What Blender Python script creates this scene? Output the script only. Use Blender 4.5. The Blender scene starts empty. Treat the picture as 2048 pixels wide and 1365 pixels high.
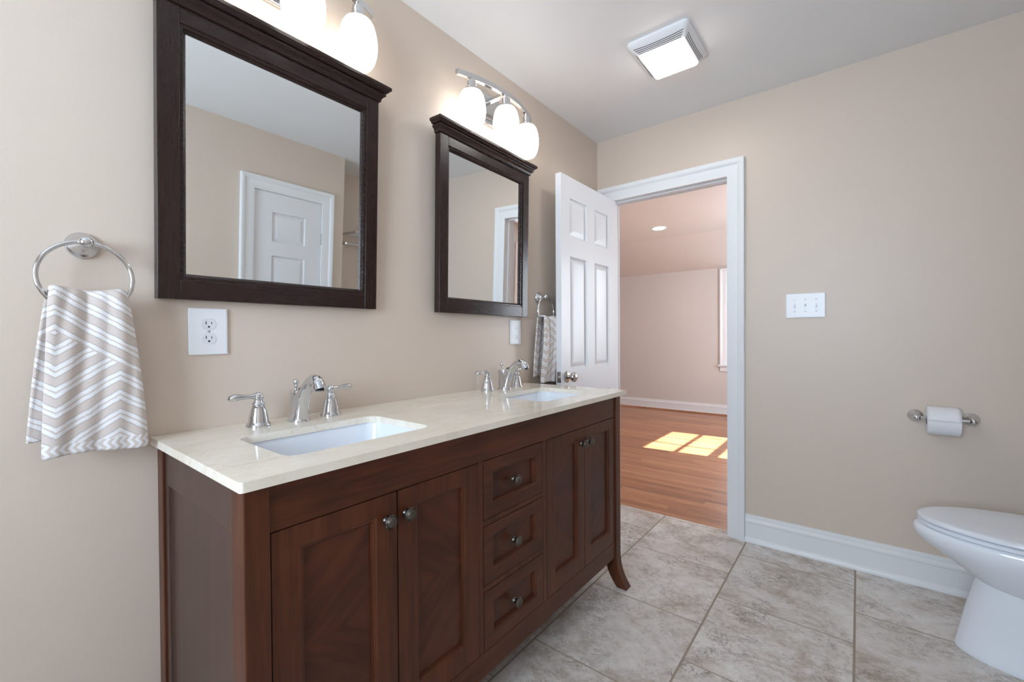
import bpy, math, random
from mathutils import Vector, Matrix
random.seed(7)
S = bpy.context.scene
COL = S.collection
PI = math.pi

# ------------------------------------------------------------------ camera
cam = bpy.data.cameras.new('camera')
cam.sensor_width = 36.0
cam.sensor_fit = 'HORIZONTAL'
cam.lens = 871.63 / 2048 * 36.0
cam.clip_start = 0.02
camo = bpy.data.objects.new('camera', cam)
COL.objects.link(camo)
_f = Vector((-0.62240392, 0.78263077, -0.0101214)).normalized()
_r = Vector((0.78269537, 0.62237019, -0.00658098)).normalized()
_u = _r.cross(_f)
camo.matrix_world = Matrix(((_r.x, _u.x, -_f.x, 1.38689), (_r.y, _u.y, -_f.y, 0.0), (_r.z, _u.z, -_f.z, 1.13524), (0, 0, 0, 1)))
S.camera = camo

# ------------------------------------------------------------------ exposure, world, daylight
S.view_settings.view_transform = 'Standard'
S.view_settings.look = 'None'
S.view_settings.gamma = 1.0
S.view_settings.exposure = 0.38
S.view_settings.use_curve_mapping = False
S.cycles.max_bounces = 12
S.cycles.diffuse_bounces = 6
S.cycles.glossy_bounces = 6
S.cycles.sample_clamp_indirect = 6.0
S.cycles.use_denoising = True
SHADE_GLOW, FAN_GLOW, CAN_GLOW = 3.1, 15.0, 9.0

W = bpy.data.worlds.new('sky'); S.world = W
W.use_nodes = True
bg = W.node_tree.nodes['Background']
bg.inputs[0].default_value = (0.80, 0.90, 1.0, 1)
bg.inputs[1].default_value = 3.0

sun = bpy.data.lights.new('sun', 'SUN')
sun.energy = 38.0; sun.angle = math.radians(0.53); sun.color = (1.0, 0.95, 0.86)
suno = bpy.data.objects.new('sun', sun); COL.objects.link(suno)
suno.rotation_euler = Vector((-1.0, -0.065, -0.90)).to_track_quat('-Z', 'Y').to_euler()


def area_light(name, loc, direction, sx, sy, energy, color):
    l = bpy.data.lights.new(name, 'AREA'); l.shape = 'RECTANGLE'; l.size = sx; l.size_y = sy
    l.energy = energy; l.color = color
    o = bpy.data.objects.new(name, l); COL.objects.link(o)
    o.location = loc; o.rotation_euler = Vector(direction).to_track_quat('-Z', 'Y').to_euler()
    return o


# daylight falling through the bathroom window behind the photographer and the bedroom windows
area_light('daylight_bath', (1.05, -1.62, 1.5), (-0.12, 1, 0.35), 1.15, 1.15, 68, (0.66, 0.82, 1.0))
area_light('daylight_bedroom', (2.15, 4.9, 1.5), (-1, 0, -0.1), 1.2, 1.5, 105, (0.84, 0.91, 1.0))

# ------------------------------------------------------------------ constants of the room
D = 2.683      # back wall
H = 2.44       # ceiling
XW = 1.98      # closet wall
XA = 2.32      # alcove wall
YF = -1.30     # wall behind the camera

# ------------------------------------------------------------------ node helpers


class NT:
    def __init__(self, name):
        self.m = bpy.data.materials.new(name); self.m.use_nodes = True
        self.t = self.m.node_tree; self.n = self.t.nodes
        self.b = self.n['Principled BSDF']

    def link(self, a, b):
        self.t.links.new(a, b)

    def val(self, sock, v):
        if hasattr(v, 'is_output'):
            self.link(v, sock)
        else:
            sock.default_value = v

    def math(self, op, a, b=0.0, c=None, clamp=False):
        n = self.n.new('ShaderNodeMath'); n.operation = op; n.use_clamp = clamp
        self.val(n.inputs[0], a); self.val(n.inputs[1], b)
        if c is not None:
            self.val(n.inputs[2], c)
        return n.outputs[0]

    def coord(self, kind='Object'):
        return self.n.new('ShaderNodeTexCoord').outputs[kind]

    def geo(self):
        return self.n.new('ShaderNodeNewGeometry').outputs['Position']

    def sep(self, v):
        n = self.n.new('ShaderNodeSeparateXYZ'); self.link(v, n.inputs[0]); return n.outputs

    def comb(self, x=0.0, y=0.0, z=0.0):
        n = self.n.new('ShaderNodeCombineXYZ')
        for s, v in zip(n.inputs, (x, y, z)):
            self.val(s, v)
        return n.outputs[0]

    def noise(self, v, scale, detail=4, rough=0.55, dist=0.0):
        n = self.n.new('ShaderNodeTexNoise')
        if v is not None:
            self.link(v, n.inputs['Vector'])
        n.inputs['Scale'].default_value = scale; n.inputs['Detail'].default_value = detail
        n.inputs['Roughness'].default_value = rough; n.inputs['Distortion'].default_value = dist
        return n.outputs['Fac']

    def white(self, v):
        n = self.n.new('ShaderNodeTexWhiteNoise'); n.noise_dimensions = '3D'; self.link(v, n.inputs['Vector']); return n.outputs

    def ramp(self, f, stops, interp='LINEAR'):
        n = self.n.new('ShaderNodeValToRGB'); n.color_ramp.interpolation = interp
        while len(n.color_ramp.elements) < len(stops):
            n.color_ramp.elements.new(0.5)
        for e, (p, c) in zip(n.color_ramp.elements, stops):
            e.position = p; e.color = (*c, 1) if len(c) == 3 else c
        self.link(f, n.inputs[0]); return n.outputs[0]

    def mix(self, f, a, b, mode='MIX'):
        n = self.n.new('ShaderNodeMix'); n.data_type = 'RGBA'; n.blend_type = mode
        self.val(n.inputs[0], f)
        for s, v in ((n.inputs[6], a), (n.inputs[7], b)):
            self.val(s, (*v, 1) if isinstance(v, tuple) and len(v) == 3 else v)
        return n.outputs[2]

    def bump(self, h, strength=0.2, dist=0.002):
        n = self.n.new('ShaderNodeBump'); n.inputs['Strength'].default_value = strength; n.inputs['Distance'].default_value = dist
        self.link(h, n.inputs['Height']); self.link(n.outputs[0], self.b.inputs['Normal'])

    def set(self, color=None, rough=None, metal=None, coat=None, spec=None):
        if color is not None:
            self.val(self.b.inputs['Base Color'], (*color, 1) if isinstance(color, tuple) and len(color) == 3 else color)
        if rough is not None:
            self.val(self.b.inputs['Roughness'], rough)
        if metal is not None:
            self.b.inputs['Metallic'].default_value = metal
        if coat is not None:
            self.b.inputs['Coat Weight'].default_value = coat; self.b.inputs['Coat Roughness'].default_value = 0.05
        if spec is not None:
            self.b.inputs['Specular IOR Level'].default_value = spec
        return self


def lin(r, g, b):
    f = lambda c: (c / 255 / 12.92) if c / 255 <= 0.04045 else ((c / 255 + 0.055) / 1.055) ** 2.4
    return (f(r), f(g), f(b))


def paint(name, col, rough=0.5, bump=0.12, scale=220):
    m = NT(name)
    c = m.geo()
    n = m.noise(c, scale, 3, 0.6)
    big = m.noise(c, 1.7, 2, 0.5)
    m.set(m.mix(m.math('MULTIPLY', big, 0.10), col, tuple(x * 0.86 for x in col)), rough)
    m.bump(n, bump, 0.002)
    return m.m


def plain(name, col, rough=0.4, metal=0.0, coat=None, spec=None, noise=0.0):
    m = NT(name)
    if noise:
        n = m.noise(m.coord(), 40, 3)
        m.set(m.mix(m.math('MULTIPLY', n, noise), col, tuple(x * 0.7 for x in col)), rough, metal, coat, spec)
    else:
        n = m.noise(m.coord(), 60, 2)
        m.set(col, m.math('ADD', rough, m.math('MULTIPLY', n, 0.03)), metal, coat, spec)
    return m.m


def glow(name, col, strength):
    m = NT(name)
    m.set((0.9, 0.9, 0.88), 0.35)
    m.b.inputs['Emission Color'].default_value = (*col, 1)
    m.b.inputs['Emission Strength'].default_value = strength
    return m.m


def wood(name, dark, light, axis='z', rough=0.35, scale=1.0, spec=0.5, contrast=1.0, glaze=None):
    """stained wood, grain along the axis of the object's own space"""
    m = NT(name)
    x, y, z = m.sep(m.coord())[:3]
    k = 26.0 * scale; l = 1.6 * scale
    sc = {'x': (l, k, k), 'y': (k, l, k), 'z': (k, k, l)}[axis]
    v = m.comb(m.math('MULTIPLY', x, sc[0]), m.math('MULTIPLY', y, sc[1]), m.math('MULTIPLY', z, sc[2]))
    n1 = m.noise(v, 1.0, 6, 0.62, 0.6)
    n2 = m.noise(v, 5.0, 3, 0.6)
    blot = m.noise(m.coord(), 5.0, 3, 0.5)
    f = m.math('ADD', m.math('MULTIPLY', n1, 0.6), m.math('ADD', m.math('MULTIPLY', n2, 0.25), m.math('MULTIPLY', blot, 0.25)))
    m.set(m.ramp(f, [(0.32, dark), (0.78, light)]), m.math('ADD', rough - 0.02, m.math('MULTIPLY', n2, 0.05)), 0, None, spec)
    if not name.startswith('espresso'):
        m.bump(n2, 0.015, 0.0004)
    return m.m


def veneer(name, dark, light, yc, zc, sgn, rough=0.33):
    """book-matched panel veneer: grain runs diagonally and turns at the middle of the panel"""
    m = NT(name)
    x, y, z = m.sep(m.coord())[:3]
    a = m.math('MULTIPLY', m.math('SUBTRACT', y, yc), sgn)
    b = m.math('ABSOLUTE', m.math('SUBTRACT', z, zc))
    across = m.math('SUBTRACT', m.math('MULTIPLY', b, 0.80), m.math('MULTIPLY', a, 0.60))
    along = m.math('ADD', m.math('MULTIPLY', b, 0.60), m.math('MULTIPLY', a, 0.80))
    v = m.comb(m.math('MULTIPLY', across, 30.0), m.math('MULTIPLY', along, 3.0), m.math('MULTIPLY', x, 3.0))
    n1 = m.noise(v, 1.0, 6, 0.6, 0.5)
    n2 = m.noise(v, 5.0, 3, 0.6)
    blot = m.noise(m.coord(), 6.0, 3, 0.5)
    f = m.math('ADD', m.math('MULTIPLY', n1, 0.6), m.math('ADD', m.math('MULTIPLY', n2, 0.2), m.math('MULTIPLY', blot, 0.3)))
    m.set(m.ramp(f, [(0.32, dark), (0.8, light)]), rough, 0, None, 0.30)
    m.bump(n2, 0.05, 0.001)
    return m.m


def tile_material():
    m = NT('travertine_look_tile')
    P = m.geo()
    x, y, z = m.sep(P)[:3]
    px, py = 0.4705, 0.4660
    u = m.math('DIVIDE', m.math('SUBTRACT', x, 0.435), px)
    i = m.math('FLOOR', u)
    fu = m.math('SUBTRACT', u, i)
    odd = m.math('ABSOLUTE', m.math('MODULO', i, 2.0))
    v = m.math('ADD', m.math('DIVIDE', m.math('SUBTRACT', y, 2.252), py), m.math('MULTIPLY', odd, 0.5))
    j = m.math('FLOOR', v)
    fv = m.math('SUBTRACT', v, j)
    eu = m.math('MULTIPLY', m.math('MINIMUM', fu, m.math('SUBTRACT', 1.0, fu)), px)
    ev = m.math('MULTIPLY', m.math('MINIMUM', fv, m.math('SUBTRACT', 1.0, fv)), py)
    d = m.math('MINIMUM', m.math('SUBTRACT', eu, 0.0008), m.math('ADD', ev, 0.0006))
    n = m.n.new('ShaderNodeMapRange'); n.inputs[1].default_value = 0.0020; n.inputs[2].default_value = 0.0036
    m.link(d, n.inputs[0]); tile = n.outputs[0]
    h = m.white(m.comb(i, j, 3.0))
    hs = m.sep(h[1])
    off = m.comb(m.math('MULTIPLY', hs[0], 37.0), m.math('MULTIPLY', hs[1], 37.0), 0.0)
    q = m.n.new('ShaderNodeVectorMath'); q.operation = 'ADD'; m.link(P, q.inputs[0]); m.link(off, q.inputs[1])
    Q = q.outputs[0]
    qx, qy, qz = m.sep(Q)[:3]
    ST = m.comb(m.math('MULTIPLY', qx, 1.0), m.math('MULTIPLY', qy, 1.2), 0.0)
    cloud = m.noise(ST, 3.4, 7, 0.66, 0.9)
    fine = m.noise(ST, 34, 6, 0.78, 0.5)
    band = m.noise(ST, 8.0, 5, 0.65, 1.6)
    f = m.math('ADD', m.math('MULTIPLY', cloud, 0.52), m.math('ADD', m.math('MULTIPLY', fine, 0.32), m.math('MULTIPLY', band, 0.16)))
    base = m.ramp(f, [(0.34, lin(148, 134, 120)), (0.43, lin(188, 177, 166)), (0.51, lin(217, 211, 205)), (0.62, lin(234, 232, 229))])
    # short dark cracks and pits, gathered in patches
    ck = m.noise(ST, 15, 6, 0.68, 1.5)
    ridge = m.math('ABSOLUTE', m.math('SUBTRACT', ck, 0.5))
    patch = m.noise(ST, 5.0, 3, 0.5, 1.0)
    crack = m.math('MULTIPLY', m.math('SUBTRACT', 1.0, m.math('MULTIPLY', ridge, 30.0), clamp=True),
                   m.math('MULTIPLY', m.math('SUBTRACT', patch, 0.50), 8.0, clamp=True))
    pit = m.noise(ST, 75, 2, 0.5)
    pits = m.math('MULTIPLY', m.math('MULTIPLY', m.math('SUBTRACT', pit, 0.66), 14.0, clamp=True), m.math('MULTIPLY', m.math('SUBTRACT', patch, 0.45), 7.0, clamp=True))
    ck2 = m.noise(ST, 38, 4, 0.7, 1.0)
    fl = m.math('MULTIPLY', m.math('SUBTRACT', 1.0, m.math('MULTIPLY', m.math('ABSOLUTE', m.math('SUBTRACT', ck2, 0.47)), 34.0), clamp=True),
                m.math('MULTIPLY', m.math('SUBTRACT', m.noise(ST, 9.0, 3, 0.5, 0.6), 0.47), 9.0, clamp=True))
    col = m.mix(m.math('MULTIPLY', crack, 0.75), base, lin(84, 74, 66))
    col = m.mix(m.math('MULTIPLY', fl, 0.55), col, lin(104, 94, 86))
    col = m.mix(m.math('MULTIPLY', pits, 0.6), col, lin(95, 85, 76))
    col = m.mix(m.math('MULTIPLY', m.math('SUBTRACT', hs[2], 0.3), 0.28, clamp=True), col, lin(165, 152, 138))
    col = m.mix(tile, lin(158, 143, 126), col)
    m.set(col, m.mix(tile, (0.8, 0.8, 0.8), (0.42, 0.42, 0.42)), 0)
    hgt = m.math('ADD', m.math('MULTIPLY', tile, 1.0), m.math('MULTIPLY', m.math('ADD', fine, m.math('MULTIPLY', crack, -0.8)), 0.12))
    m.bump(hgt, 0.5, 0.002)
    return m.m


def oak_material():
    m = NT('oak_strip_floor')
    P = m.geo()
    x, y, z = m.sep(P)[:3]
    w = 0.057
    v = m.math('DIVIDE', y, w)
    j = m.math('FLOOR', v)
    fv = m.math('SUBTRACT', v, j)
    hj = m.white(m.comb(j, 1.0, 2.0))[0]
    u = m.math('ADD', m.math('DIVIDE', x, 1.1), m.math('MULTIPLY', hj, 7.0))
    i = m.math('FLOOR', u)
    fu = m.math('SUBTRACT', u, i)
    h = m.sep(m.white(m.comb(i, j, 5.0))[1])
    V = m.comb(m.math('ADD', m.math('MULTIPLY', x, 3.0), m.math('MULTIPLY', h[0], 40)), m.math('MULTIPLY', y, 42.0), m.math('MULTIPLY', h[1], 40.0))
    n1 = m.noise(V, 1.0, 6, 0.65, 1.4)
    n2 = m.noise(V, 4.0, 3, 0.6)
    f = m.math('ADD', m.math('MULTIPLY', n1, 0.7), m.math('ADD', m.math('MULTIPLY', n2, 0.2), m.math('MULTIPLY', h[2], 0.30)))
    col = m.ramp(f, [(0.34, lin(104, 64, 44)), (0.52, lin(158, 104, 72)), (0.80, lin(190, 136, 98))])
    gap = m.math('MINIMUM', m.math('MULTIPLY', m.math('MINIMUM', fv, m.math('SUBTRACT', 1.0, fv)), w), m.math('MULTIPLY', m.math('MINIMUM', fu, m.math('SUBTRACT', 1.0, fu)), 1.1))
    g = m.math('SUBTRACT', 1.0, m.math('MULTIPLY', gap, 900.0), clamp=True)
    col = m.mix(m.math('MULTIPLY', g, 0.6), col, lin(70, 40, 26))
    m.set(col, 0.30, 0)
    m.bump(m.math('SUBTRACT', 0.0, g), 0.2, 0.001)
    return m.m


def marble_material():
    m = NT('cream_marble')
    P = m.geo()
    x, y, z = m.sep(P)[:3]
    V = m.comb(m.math('MULTIPLY', x, 2.0), y, z)
    a = m.noise(V, 9, 6, 0.6, 1.6)
    r = m.math('ABSOLUTE', m.math('SUBTRACT', a, 0.5))
    vein = m.math('SUBTRACT', 1.0, m.math('MULTIPLY', r, 26.0), clamp=True)
    patch = m.noise(V, 4, 3, 0.5)
    vm = m.math('MULTIPLY', vein, m.math('MULTIPLY', m.math('SUBTRACT', patch, 0.42), 3.2, clamp=True))
    cloud = m.noise(V, 5, 5, 0.6, 0.8)
    spk = m.noise(P, 120, 3, 0.6)
    base = m.ramp(m.math('ADD', m.math('MULTIPLY', cloud, 0.8), m.math('MULTIPLY', spk, 0.2)), [(0.32, lin(231, 221, 203)), (0.62, lin(243, 236, 223))])
    col = m.mix(m.math('MULTIPLY', vm, 0.42), base, lin(190, 168, 138))
    m.set(col, 0.10, 0, None, 0.5)
    return m.m


def towel_material(z_hem):
    """pairs of woven white lines in a chevron on taupe terry; local y across, z down the towel"""
    m = NT('chevron_terry')
    x, y, z = m.sep(m.coord())[:3]
    k = 0.72
    wob = m.math('MULTIPLY', m.math('SUBTRACT', m.noise(m.coord(), 22, 3), 0.5), 0.012)
    zz = m.math('ADD', z, wob)
    yl = m.math('ABSOLUTE', m.math('ADD', y, 0.055))
    rise = m.math('SUBTRACT', zz, m.math('MULTIPLY', yl, k))
    desc = m.math('ADD', zz, m.math('MULTIPLY', yl, k))
    c1 = m.math('GREATER_THAN', desc, -0.040)
    c2 = m.math('GREATER_THAN', m.math('ADD', y, 0.055), 0.100)
    isd = m.math('MAXIMUM', c1, c2)
    isd2 = m.math('MULTIPLY', c2, m.math('SUBTRACT', 1.0, c1))
    desc2 = m.math('ADD', desc, -2.0 * k * 0.100)
    t = m.math('ADD', m.math('MULTIPLY', rise, m.math('SUBTRACT', 1.0, isd)),
               m.math('ADD', m.math('MULTIPLY', desc, m.math('MULTIPLY', isd, m.math('SUBTRACT', 1.0, isd2))), m.math('MULTIPLY', desc2, isd2)))
    per = 0.043
    ph = m.math('FRACT', m.math('DIVIDE', m.math('ADD', t, 5.0), per))
    def line(c, w):
        return m.math('LESS_THAN', m.math('ABSOLUTE', m.math('SUBTRACT', ph, c)), w)
    white = m.math('MAXIMUM', line(0.25, 0.105), line(0.55, 0.105))
    # hem: a fine wavy band
    q = m.math('FRACT', m.math('DIVIDE', m.math('ADD', m.math('ADD', y, 1.0), m.math('ABSOLUTE', m.math('SUBTRACT', m.math('FRACT', m.math('DIVIDE', z, 0.020)), 0.5)), ), 0.0135))
    zig = m.math('ABSOLUTE', m.math('SUBTRACT', m.math('FRACT', m.math('DIVIDE', m.math('ADD', z, 5.0), 0.019)), 0.5))
    q = m.math('FRACT', m.math('DIVIDE', m.math('ADD', m.math('ADD', y, 3.0), m.math('MULTIPLY', zig, 0.014)), 0.0135))
    hemw = m.math('LESS_THAN', q, 0.5)
    hem = m.math('LESS_THAN', z, z_hem)
    wv = m.math('ADD', m.math('MULTIPLY', white, m.math('SUBTRACT', 1.0, hem)), m.math('MULTIPLY', hemw, hem))
    terry = m.noise(m.coord(), 420, 2, 0.6)
    edge = m.math('LESS_THAN', m.math('ABSOLUTE', m.math('SUBTRACT', m.math('ABSOLUTE', m.math('SUBTRACT', ph, 0.40)), 0.275)), 0.045)
    col = m.mix(wv, lin(208, 196, 189), lin(236, 236, 238))
    col = m.mix(m.math('MULTIPLY', m.math('MULTIPLY', edge, m.math('SUBTRACT', 1.0, hem)), 0.30), col, lin(150, 138, 132))
    col = m.mix(m.math('MULTIPLY', terry, 0.25), col, lin(185, 172, 166))
    m.set(col, 0.95, 0, None, 0.1)
    m.b.inputs['Sheen Weight'].default_value = 0.3
    m.bump(m.math('ADD', m.math('MULTIPLY', wv, 0.6), m.math('MULTIPLY', terry, 0.7)), 0.6, 0.003)
    return m.m


WALLC = lin(213, 198, 184)
M = {}
M['wall'] = paint('beige_wall_paint', WALLC, 0.42, 0.10)
M['wall_pink'] = paint('bedroom_wall_paint', lin(214, 208, 203), 0.55, 0.06)
M['ceil'] = paint('ceiling_paint', lin(236, 237, 238), 0.6, 0.05)
M['ceil_bed'] = paint('bedroom_ceiling_paint', lin(222, 215, 208), 0.6, 0.05)
M['trim'] = plain('white_trim_paint', lin(232, 234, 236), 0.28)
M['doorp'] = plain('white_door_paint', lin(228, 229, 232), 0.32)
M['chrome'] = plain('polished_chrome', (0.66, 0.67, 0.69), 0.06, 1.0)
M['nickel'] = plain('satin_nickel', (0.52, 0.49, 0.46), 0.24, 1.0)
M['pewter'] = plain('dark_pewter', (0.125, 0.112, 0.10), 0.30, 1.0)
M['plastic'] = plain('white_plastic', lin(236, 238, 242), 0.3)
M['ivory'] = plain('white_receptacle_plastic', lin(226, 229, 234), 0.28)
M['slot'] = plain('black_slot', (0.012, 0.012, 0.012), 0.6)
M['greyslot'] = plain('grey_slot', (0.10, 0.10, 0.10), 0.6)
M['porcelain'] = plain('white_porcelain', lin(232, 237, 244), 0.07, 0, None, 0.6)
M['seatp'] = plain('white_seat_plastic', lin(228, 233, 240), 0.16)
M['paper'] = plain('tissue_paper', lin(232, 232, 236), 0.95, 0, None, 0.1)
M['card'] = plain('grey_card', lin(120, 110, 100), 0.9)
M['tile'] = tile_material()
M['oak'] = oak_material()
M['marble'] = marble_material()
VD, VL = (0.024, 0.0066, 0.0030), (0.140, 0.040, 0.0150)
M['vz'] = wood('cherry_stained_upright', VD, VL, 'z', 0.36, 1.0, 0.30)
M['vy'] = wood('cherry_stained_rail', VD, VL, 'y', 0.36, 1.0, 0.30)
M['vx'] = wood('cherry_side_cool_reflection', (0.040, 0.020, 0.014), (0.088, 0.045, 0.031), 'z', 0.40)  # same cherry stain, greyed so the cool reflection on the sides is in the colour
ED, EL = (0.016, 0.0074, 0.0060), (0.025, 0.0108, 0.0084)
M['ez'] = wood('espresso_upright', ED, EL, 'z', 0.27, 1.0, 0.42)
M['ey'] = wood('espresso_rail', ED, EL, 'y', 0.27, 1.0, 0.42)
m = NT('silvered_glass'); m.set((0.90, 0.93, 0.93), 0.0, 1.0); M['mirror'] = m.m
M['shade'] = glow('lit_opal_glass', (1.0, 0.965, 0.91), SHADE_GLOW)
M['lens'] = glow('lit_fan_lens', (1.0, 0.97, 0.93), FAN_GLOW)
M['can'] = glow('lit_can_lamp', (1.0, 0.95, 0.88), CAN_GLOW)
m = NT('window_pane')
tr = m.n.new('ShaderNodeBsdfTransparent'); gl = m.n.new('ShaderNodeBsdfGlossy'); gl.inputs['Roughness'].default_value = 0.0
mx = m.n.new('ShaderNodeMixShader'); mx.inputs[0].default_value = 0.06
m.link(tr.outputs[0], mx.inputs[1]); m.link(gl.outputs[0], mx.inputs[2]); m.link(mx.outputs[0], m.n['Material Output'].inputs[0])
M['pane'] = m.m

# ------------------------------------------------------------------ mesh helpers


class MB:
    def __init__(self):
        self.v = []; self.f = []

    def add(self, vs, fs):
        b = len(self.v)
        self.v += [tuple(p) for p in vs]
        self.f += [tuple(b + i for i in f) for f in fs]

    def box(self, x0, x1, y0, y1, z0, z1):
        self.add([(x0, y0, z0), (x1, y0, z0), (x1, y1, z0), (x0, y1, z0), (x0, y0, z1), (x1, y0, z1), (x1, y1, z1), (x0, y1, z1)],
                 [(0, 3, 2, 1), (4, 5, 6, 7), (0, 1, 5, 4), (1, 2, 6, 5), (2, 3, 7, 6), (3, 0, 4, 7)])
        return self

    def loft(self, rings, cap0=True, cap1=True, closed=True):
        n = len(rings[0]); b = len(self.v)
        for r in rings:
            self.v += [tuple(p) for p in r]
        for k in range(len(rings) - 1):
            for i in range(n if closed else n - 1):
                j = (i + 1) % n
                self.f.append((b + k * n + i, b + k * n + j, b + (k + 1) * n + j, b + (k + 1) * n + i))
        if cap0:
            self.f.append(tuple(b + i for i in reversed(range(n))))
        if cap1:
            self.f.append(tuple(b + (len(rings) - 1) * n + i for i in range(n)))
        return self

    def lathe(self, prof, axis='z', o=(0, 0, 0), seg=32, cap0=True, cap1=True, sq=(1, 1)):
        rings = []
        for r, h in prof:
            ring = []
            for i in range(seg):
                a = 2 * PI * i / seg
                c, s = max(r, 1e-5) * math.cos(a) * sq[0], max(r, 1e-5) * math.sin(a) * sq[1]
                p = {'z': (c, s, h), 'x': (h, c, s), 'y': (s, h, c)}[axis]
                ring.append((o[0] + p[0], o[1] + p[1], o[2] + p[2]))
            rings.append(ring)
        return self.loft(rings, cap0, cap1)

    def tube(self, path, radii, seg=16, closed=False, flat=(1, 1), up=None):
        P = [Vector(p) for p in path]
        if not hasattr(radii, '__len__'):
            radii = [radii] * len(P)
        n = len(P); rings = []
        prev = None
        for k in range(n):
            a = P[(k - 1) % n] if (closed or k > 0) else P[k]
            c = P[(k + 1) % n] if (closed or k < n - 1) else P[k]
            t = (c - a).normalized()
            if prev is None:
                ref = Vector(up) if up else (Vector((0, 0, 1)) if abs(t.z) < 0.9 else Vector((1, 0, 0)))
                nrm = (ref - t * ref.dot(t)).normalized()
            else:
                nrm = (prev - t * prev.dot(t)).normalized()
            prev = nrm
            bn = t.cross(nrm)
            rings.append([P[k] + (nrm * math.cos(2 * PI * i / seg) * flat[0] + bn * math.sin(2 * PI * i / seg) * flat[1]) * radii[k] for i in range(seg)])
        if closed:
            rings.append(rings[0])
            return self.loft(rings, False, False)
        return self.loft(rings)

    def prism(self, poly, axis, a, b):
        """poly: 2D points in the plane across the axis (x: (y,z), y: (x,z), z: (x,y))"""
        g = {'x': lambda p, h: (h, p[0], p[1]), 'y': lambda p, h: (p[0], h, p[1]), 'z': lambda p, h: (p[0], p[1], h)}[axis]
        return self.loft([[g(p, a) for p in poly], [g(p, b) for p in poly]])

    def sphere(self, c, r, seg=20, sq=(1, 1, 1)):
        rings = []
        for k in range(1, seg // 2):
            a = PI * k / (seg // 2)
            rings.append([(c[0] + r * sq[0] * math.sin(a) * math.cos(2 * PI * i / seg), c[1] + r * sq[1] * math.sin(a) * math.sin(2 * PI * i / seg),
                           c[2] - r * sq[2] * math.cos(a)) for i in range(seg)])
        return self.loft(rings)

    def sweep_rect(self, prof, u0, u1, v0, v1, mp, closed=True):
        """a moulding run round a rectangle: prof is (outward, depth); open = no bottom run"""
        rings = []
        for w, d in prof:
            c = [(u0 - w, v0 - (w if closed else 0)), (u0 - w, v1 + w), (u1 + w, v1 + w), (u1 + w, v0 - (w if closed else 0))]
            rings.append([mp(a, b, d) for a, b in c])
        n = len(rings); base = len(self.v)
        for r in rings:
            self.v += r
        for k in range(n):
            k2 = (k + 1) % n
            for i in range(4 if closed else 3):
                j = (i + 1) % 4
                self.f.append((base + k * 4 + i, base + k * 4 + j, base + k2 * 4 + j, base + k2 * 4 + i))
        if not closed:
            for i in (0, 3):
                self.f.append(tuple(base + k * 4 + i for k in range(n)))
        return self

    def panelled(self, u0, u1, v0, v1, t, rects, loops, mp, both=False, fill=True):
        """slab of thickness t (depth 0 is the face) with framed panels sunk in: loops are (inset, depth)"""
        def side(face):
            us = sorted({u0, u1, *[r[0] for r in rects], *[r[1] for r in rects]})
            vs = sorted({v0, v1, *[r[2] for r in rects], *[r[3] for r in rects]})
            for a, b in zip(us, us[1:]):
                for c, d in zip(vs, vs[1:]):
                    um, vm = (a + b) / 2, (c + d) / 2
                    if any(r[0] < um < r[1] and r[2] < vm < r[3] for r in rects):
                        continue
                    self.add([face(a, c, 0), face(b, c, 0), face(b, d, 0), face(a, d, 0)], [(0, 1, 2, 3)])
            for r in rects:
                rings = []
                for ins, dep in [(0, 0)] + list(loops):
                    rings.append([face(r[0] + ins, r[2] + ins, dep), face(r[1] - ins, r[2] + ins, dep), face(r[1] - ins, r[3] - ins, dep), face(r[0] + ins, r[3] - ins, dep)])
                self.loft(rings, False, fill)
        side(mp)
        if both:
            side(lambda u, v, d: mp(u, v, -t - d))
        else:
            self.add([mp(u0, v0, -t), mp(u1, v0, -t), mp(u1, v1, -t), mp(u0, v1, -t)], [(3, 2, 1, 0)])
        for (a, b), (c, d) in (((u0, v0), (u1, v0)), ((u1, v0), (u1, v1)), ((u1, v1), (u0, v1)), ((u0, v1), (u0, v0))):
            self.add([mp(a, b, 0), mp(a, b, -t), mp(c, d, -t), mp(c, d, 0)], [(0, 1, 2, 3)])
        return self

    def build(self, name, mat, parent=None, bevel=0.0, smooth=None, sub=0, seg=2):
        me = bpy.data.meshes.new(name)
        me.from_pydata(self.v, [], self.f)
        import bmesh
        bm = bmesh.new(); bm.from_mesh(me)
        bmesh.ops.remove_doubles(bm, verts=bm.verts, dist=1e-6)
        bmesh.ops.recalc_face_normals(bm, faces=bm.faces)
        bm.to_mesh(me); bm.free()
        me.materials.append(mat)
        if smooth is not None:
            me.polygons.foreach_set('use_smooth', [True] * len(me.polygons))
            me.set_sharp_from_angle(angle=math.radians(smooth))
        o = bpy.data.objects.new(name, me)
        COL.objects.link(o)
        if parent:
            o.parent = parent
        if bevel:
            b = o.modifiers.new('edge', 'BEVEL'); b.width = bevel; b.segments = seg; b.limit_method = 'ANGLE'; b.angle_limit = math.radians(35)
            me.polygons.foreach_set('use_smooth', [True] * len(me.polygons))
            if smooth is None:
                me.set_sharp_from_angle(angle=math.radians(50))
            w = o.modifiers.new('normals', 'WEIGHTED_NORMAL'); w.keep_sharp = True
        if sub:
            s = o.modifiers.new('smooth', 'SUBSURF'); s.levels = sub; s.render_levels = sub
        return o


def tag(o, label=None, cat=None, group=None, kind=None):
    for k, v in (('label', label), ('category', cat), ('group', group), ('kind', kind)):
        if v:
            o[k] = v
    return o


def thing(name, label, cat, loc=(0, 0, 0), rz=0.0, group=None):
    o = bpy.data.objects.new(name, None); o.empty_display_size = 0.05
    COL.objects.link(o); o.location = loc; o.rotation_euler = (0, 0, rz)
    return tag(o, label, cat, group)


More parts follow.
